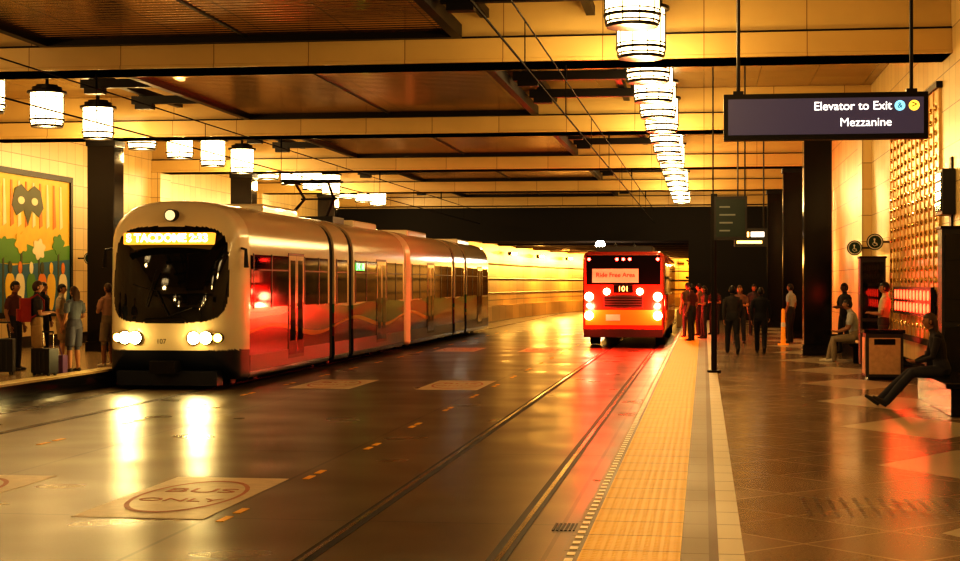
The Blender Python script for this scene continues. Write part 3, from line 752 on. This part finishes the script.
def person(name, x, y, z, head, H=1.72, kind='stand', shirt=(.1,.1,.1), pants=(.03,.03,.04), skin=0, hair=0, shorts=False, longsleeve=False, female=False, longhair=False, look=0.0, shoe=None, voxel=.014):
    j = pose(kind)
    mats = [SK[skin], cloth(shirt), cloth(pants), shoe or m_shoe, HAIR[hair], m_eye, m_lip]
    b = B(); segs = []
    def T(pts, rads, cls, side=(1, 0, 0), n=14):
        pts = [V(*p) for p in pts]; rads = [(r, r) if isinstance(r, (int, float)) else r for r in rads]
        b.tube(pts, rads, mats[0], n, side)
        for i in range(len(pts)-1):
            c = cls[i] if isinstance(cls, (list, tuple)) else cls
            segs.append((pts[i], pts[i+1], (sum(rads[i])+sum(rads[i+1]))/4, c))
    sp = j['spine']; w = .94 if female else 1.0; hipw = 1.06 if female else 1.0
    low = sp[0]+V(0, 0, -.07)
    T([low, sp[0], sp[0].lerp(sp[1], .5), sp[1], sp[1].lerp(sp[2], .5), sp[2], sp[3], sp[3].lerp(sp[4], .55), sp[4], sp[4].lerp(sp[5], .5)],
      [(.13*hipw, .10), (.172*hipw, .118), (.162*hipw, .112), (.145*w, .102), (.160*w, .112), (.175*w, .118), (.165*w, .10), (.085, .07), (.055, .058), (.052, .055)], [2, 2, 1, 1, 1, 1, 1, 1, 0])
    a0, a1 = V(*j['arms'][0][0]), V(*j['arms'][1][0])
    T([a0+V(.01, 0, .0), (a0+a1)/2+V(0, 0, .035), a1+V(-.01, 0, 0)], [.058, .07, .058], 1, side=(0, 1, 0))
    for hip, kn, an, td in j['legs']:
        hip, kn, an, td = V(*hip), V(*kn), V(*an), V(*td).normalized()
        if shorts:
            T([hip, hip.lerp(kn, .5), kn, kn.lerp(an, .35), an], [.088, .078, .056, .057, .036], [2, 2, 0, 0])
            T([hip, hip.lerp(kn, .5), hip.lerp(kn, .92)], [.10, .10, .098], 2)
        else: T([hip, hip.lerp(kn, .5), kn, kn.lerp(an, .4), an+V(0, 0, -.02)], [.10, .088, .068, .066, .056], 2)
        up = V(1, 0, 0).cross(td); dn = -up if up.z > 0 else up
        heel = an - td*.05 + dn*.035
        T([heel, an+dn*.035+td*.03, an+dn*.045+td*.11, an+dn*.052+td*.19], [(.036, .04), (.042, .045), (.046, .032), (.034, .022)], 3)
    hands = []
    for sh, el, wr, d in j['arms']:
        sh, el, wr, d = V(*sh), V(*el), V(*wr), V(*d).normalized()
        c = [1, 1 if longsleeve else 0, 1 if longsleeve else 0, 1 if longsleeve else 0]
        k_ = 1.0 if longsleeve else .9
        T([sh, sh.lerp(el, .55), el, el.lerp(wr, .4), wr], [.058, .050, .042*k_, .041*k_, .030*k_], c)
        if not longsleeve: T([sh, sh.lerp(el, .6)], [.06, .062], 1)
        s_ = V(0, 1, 0); s_ = (s_-d*s_.dot(d))
        if s_.length < .3: s_ = V(0, 0, 1)-d*d.z
        s_.normalize()
        T([wr, wr+d*.03, wr+d*.085], [(.026, .020), (.036, .017), (.040, .015)], 0, side=tuple(s_))
        hands.append((wr, d, s_, 1 if sh.x > 0 else -1))
    me = bpy.data.meshes.new('tmp'); me.from_pydata(b.v, [], b.f)
    import bmesh
    bm = bmesh.new(); bm.from_mesh(me); bmesh.ops.recalc_face_normals(bm, faces=bm.faces); bm.to_mesh(me); bm.free()
    ob = bpy.data.objects.new('tmp', me); COL.objects.link(ob)
    md = ob.modifiers.new('r', 'REMESH'); md.mode = 'VOXEL'; md.voxel_size = voxel
    ms = ob.modifiers.new('s', 'SMOOTH'); ms.factor = .5; ms.iterations = 3
    dg = bpy.context.evaluated_depsgraph_get(); dg.update(); me2 = bpy.data.meshes.new_from_object(ob.evaluated_get(dg))
    bpy.data.objects.remove(ob)
    nv, nf = len(me2.vertices), len(me2.polygons)
    co = np.empty(nv*3); me2.vertices.foreach_get('co', co); co = co.reshape(-1, 3)
    ce = np.empty(nf*3); me2.polygons.foreach_get('center', ce); ce = ce.reshape(-1, 3)
    best = np.full(nf, 1e9); cls = np.zeros(nf, int)
    for A, C, r, c in segs:
        A = np.array(A); C = np.array(C); d = C-A; t = np.clip(((ce-A)@d)/(d@d+1e-9), 0, 1)
        ds = np.linalg.norm(ce-A-t[:, None]*d, axis=1)/r
        mk = ds < best; best[mk] = ds[mk]; cls[mk] = c
    F = B(); F.mats = list(mats)
    F.v = [tuple(p) for p in co]; F.f = [tuple(p.vertices) for p in me2.polygons]; F.mi = [int(c) for c in cls]
    for wr, d, s_, sd in hands:
        nrm = d.cross(s_); nrm = nrm if (nrm.x*sd < 0) else -nrm
        pe = wr+d*.075
        for off, L in ((.028, .072), (.0095, .08), (-.0095, .074), (-.027, .06)):
            p0 = pe+s_*off; p1 = p0+d*L*.5+nrm*.006; p2 = p1+d*L*.28+nrm*.016; p3 = p2+d*L*.18+nrm*.02
            F.tube([p0-d*.01, p1, p2, p3], [.0095, .0088, .008, .006], mats[0], 7, side=tuple(s_))
        t0 = wr+d*.03+s_*.026; F.tube([t0, t0+s_*.026+d*.025+nrm*.006, t0+s_*.034+d*.055+nrm*.014], [.012, .0105, .0075], mats[0], 7, side=tuple(nrm))
    hc = sp[5]+V(0, 0, .035); R = Matrix.Rotation(look, 3, 'Z'); nu, nv_ = 24, 18
    vs = []; fs = []; fm = []
    def hp(th, ph):
        sx_, sy_, sz_ = math.sin(ph)*math.cos(th), math.sin(ph)*math.sin(th), math.cos(ph)
        jaw = 1-.28*max(0, -sz_)**1.3; xx_, yy_, zz_ = .076*sx_*jaw, .096*sy_*(1-.12*max(0, -sz_)), .118*sz_
        if sy_ > 0:
            nz = math.exp(-((sx_/.16)**2+((sz_+.12)/.17)**2)); yy_ += .024*nz
            for e in (-.38, .38): yy_ -= .008*math.exp(-(((sx_-e)/.16)**2+((sz_-.06)/.10)**2))
            yy_ += .006*math.exp(-((sx_/.35)**2+((sz_-.24)/.1)**2)) + .006*math.exp(-((sx_/.3)**2+((sz_+.85)/.12)**2))
        hairy = (sz_ > .50-.15*abs(sx_)) or (sy_ < .12 and sz_ > -.35) or (sy_ < -.35 and sz_ > -.62)
        if hairy: g = 1.09; xx_ *= g; yy_ *= g; zz_ *= 1.06
        return V(xx_, yy_, zz_), hairy
    grid = []
    for jv in range(nv_+1):
        row = []
        for iu in range(nu):
            p, h = hp(2*math.pi*iu/nu, math.pi*max(.001, min(.999, jv/nv_)))
            row.append((len(vs), h)); vs.append(hc+R@p)
        grid.append(row)
    for jv in range(nv_):
        for iu in range(nu):
            a, b2, c2, d2 = grid[jv][iu], grid[jv][(iu+1) % nu], grid[jv+1][(iu+1) % nu], grid[jv+1][iu]
            fs.append((a[0], b2[0], c2[0], d2[0])); fm.append(4 if sum(q_[1] for q_ in (a, b2, c2, d2)) >= 2 else 0)
    o_ = len(F.v); F.v += [tuple(p) for p in vs]; F.f += [tuple(i+o_ for i in f) for f in fs]; F.mi += fm
    for e in (-1, 1):
        p = hc+R@V(e*.029, .084, .006); F.ball(p, .010, m_eye, 8, 6)
        p = hc+R@V(e*.079, -.005, -.01); F.ball(p, (.010, .018, .028), mats[0], 8, 6)
        q0 = hc+R@V(e*.045, .082, .026); q1 = hc+R@V(e*.016, .090, .028); F.tube([q0, q1], [.004, .004], mats[4], 6)
    q0 = hc+R@V(-.022, .083, -.058); q1 = hc+R@V(0, .090, -.058); q2 = hc+R@V(.022, .083, -.058); F.tube([q0, q1, q2], [.003, .006, .003], m_lip, 6, side=(0, 0, 1))
    if longhair:
        F.tube([hc+R@V(0, -.03, .06), hc+R@V(0, -.07, -.02), hc+R@V(0, -.085, -.12), hc+R@V(0, -.08, -.22)], [(.07, .05), (.088, .05), (.085, .035), (.06, .02)], mats[4], 14)
    sc = H/1.72
    for i, p in enumerate(F.v): F.v[i] = (p[0]*sc, p[1]*sc, p[2]*sc)
    zmin = min(p[2] for p in F.v)
    F.v = [(p[0], p[1], p[2]-zmin) for p in F.v]
    nm = name if name not in pc else '%s.%03d' % (name, pc[name]); pc[name] = pc.get(name, 0)+1
    return F.obj(nm, smooth=True, angle=70, loc=(x, y, z), rotz=head)
def hd(deg): return math.radians(deg)      # 0 faces +Y, 90 faces -X, -90 faces +X, 180 faces camera

p = person('man_with_backpack', -12.28, 28.3, ZP, hd(-60), 1.72, 'stand_hold', (.05, .045, .05), (.40, .27, .12), 0, 1, shorts=True, voxel=.011)
m_bp = pm('backpack_red', (.35, .03, .02), .7, noise=.3)
b = B(); b.box(-.15, .15, -.30, -.115, .98, 1.42, m_bp); b.box(-.12, .12, -.36, -.30, 1.0, 1.22, m_bp)
for s in (-.1, .1): b.tube([(s, -.13, 1.40), (s, 0, 1.49), (s, .12, 1.38), (s*1.2, .12, 1.2), (s*1.3, -.12, 1.05)], [.016]*5, m_bp, 8)
b.obj('backpack', p, bevel=.035)
person('woman_traveler', -11.95, 29.3, ZP, hd(60), 1.62, 'bag', (.14, .17, .22), (.10, .11, .16), 0, 1, female=True, longhair=True, shorts=True, voxel=.011)
m_pur = pm('bag_purple', (.12, .05, .16), .6)
b = B(); b.box(-.2, .2, -.12, .12, 0, .34, m_pur); b.tube([(-.14, 0, .33), (-.08, 0, .52), (.08, 0, .52), (.14, 0, .33)], [.013]*4, m_pur, 8); b.obj('duffel_bag', loc=(-12.15, 28.85, ZP), bevel=.06)
person('waiting_traveler', -13.6, 32.6, ZP, hd(-80), 1.66, 'stand', (.45, .40, .32), (.30, .22, .13), 0, 0, shorts=True)
person('man_in_light_shirt', -12.0, 31.2, ZP, hd(60), 1.68, 'stand_hold', (.42, .26, .2), (.25, .2, .15), 1, 1, shorts=True, shoe=m_shoew)
person('waiting_man', -13.3, 29.6, ZP, hd(-100), 1.72, 'stand', (.12, .04, .03), (.03, .03, .04), 1, 0)
person('waiting_man', -14.4, 33.5, ZP, hd(-100), 1.7, 'stand', (.02, .02, .025), (.02, .02, .03), 1, 0, longsleeve=True)
person('waiting_woman', -13.9, 36.5, ZP, hd(-60), 1.6, 'stand_hold', (.1, .12, .2), (.04, .04, .05), 0, 1, female=True, longhair=True)
m_case = pm('suitcase_black', (.012, .012, .014), .45)
for k, (xx, yy, r) in enumerate(((-12.88, 28.15, .2), (-11.95, 27.9, -.3))):
    b = B(); b.box(-.21, .21, -.13, .13, .05, .66 if k == 0 else .5, m_case); zt = .66 if k == 0 else .5
    for s in (-.12, .12): b.cyl((s, .09, zt), (s, .09, zt+.3), .01, m_steel, 8)
    b.cyl((-.13, .09, zt+.3), (.13, .09, zt+.3), .016, m_case, 8)
    for s in (-.16, .16):
        for t in (-.09, .09): b.cyl((s-.02, t, .03), (s+.02, t, .03), .03, m_rubber, 12)
    for s in (-.1, 0, .1): b.box(s-.012, s+.012, -.14, -.13, .1, zt-.05, m_dkgray)
    b.obj('suitcase' if k == 0 else 'suitcase.001', loc=(xx, yy, ZP+.006), rotz=r, bevel=.03)

person('walking_man', .68, 38.9, ZP, hd(5), 1.66, 'walk', (.04, .035, .035), (.03, .03, .035), 1, 0, longsleeve=True)
person('walking_man', 1.36, 39.4, ZP, hd(-4), 1.62, 'walk', (.012, .012, .015), (.015, .015, .02), 1, 0, longsleeve=True)
person('walking_woman', 1.0, 45.8, ZP, hd(170), 1.62, 'stand_hold', (.2, .10, .07), (.03, .03, .04), 0, 1, female=True, longhair=True, voxel=.018)
for (xx, yy, h_, H_, sh_, sx_) in ((-.35, 47.5, 60, 1.66, (.10, .03, .03), False), (.02, 49.6, 100, 1.60, (.05, .04, .04), True), (-.5, 50.6, 30, 1.7, (.12, .08, .05), False), (.35, 53.4, 150, 1.6, (.05, .03, .03), True), (-.15, 52.2, 70, 1.66, (.2, .14, .09), False), (1.6, 52.5, 190, 1.64, (.05, .05, .06), False)):
    person('boarding_passenger', xx, yy, ZP, hd(h_), H_, 'stand_hold' if sx_ else 'stand', sh_, (.03, .03, .035), 1, 0, female=sx_, longhair=sx_, voxel=.018)
person('man_in_blue_shirt', 2.45, 46.4, ZP, hd(60), 1.66, 'stand', (.35, .42, .5), (.03, .03, .04), 1, 0, voxel=.018)
person('seated_man', 3.22, 35.2, ZP, hd(90), 1.74, 'sit', (.38, .40, .42), (.30, .25, .18), 1, 0, shoe=m_shoew, voxel=.011)
person('seated_woman', 3.24, 22.6, ZP, hd(90), 1.66, 'sit_out', (.03, .025, .03), (.04, .04, .055), 1, 1, longsleeve=True, female=True, longhair=True, voxel=.010)
person('leaning_man', 3.36, 31.0, ZP, hd(80), 1.70, 'lean', (.48, .42, .30), (.06, .05, .05), 1, 0, voxel=.011)
person('standing_man', 3.38, 39.6, ZP, hd(120), 1.68, 'stand_hold', (.03, .03, .03), (.03, .03, .03), 2, 0, voxel=.016)
b = B(); b.box(-.14, .14, -.1, .1, 0, .3, m_case); b.tube([(-.1, 0, .29), (-.06, 0, .42), (.06, 0, .42), (.1, 0, .29)], [.012]*4, m_case, 8); b.obj('handbag', loc=(3.25, 23.35, ZP+.436), bevel=.04)

# ------------------------------------------------------------------ world / camera
w = bpy.data.worlds.new('world'); SC.world = w; w.use_nodes = True
w.node_tree.nodes['Background'].inputs[0].default_value = (1, .7, .4, 1); w.node_tree.nodes['Background'].inputs[1].default_value = .02
cd = bpy.data.cameras.new('camera'); cam = bpy.data.objects.new('camera', cd); COL.objects.link(cam)
cam.location = (0, 0, 2.05); cd.lens = 60; cd.sensor_width = 36; cd.clip_end = 400
cam.rotation_euler = (math.radians(90.09), 0, math.radians(7.97)); SC.camera = cam
SC.view_settings.view_transform = 'Standard'
try: SC.view_settings.look = 'High Contrast'
except Exception as e:
    print('LOOK', e)
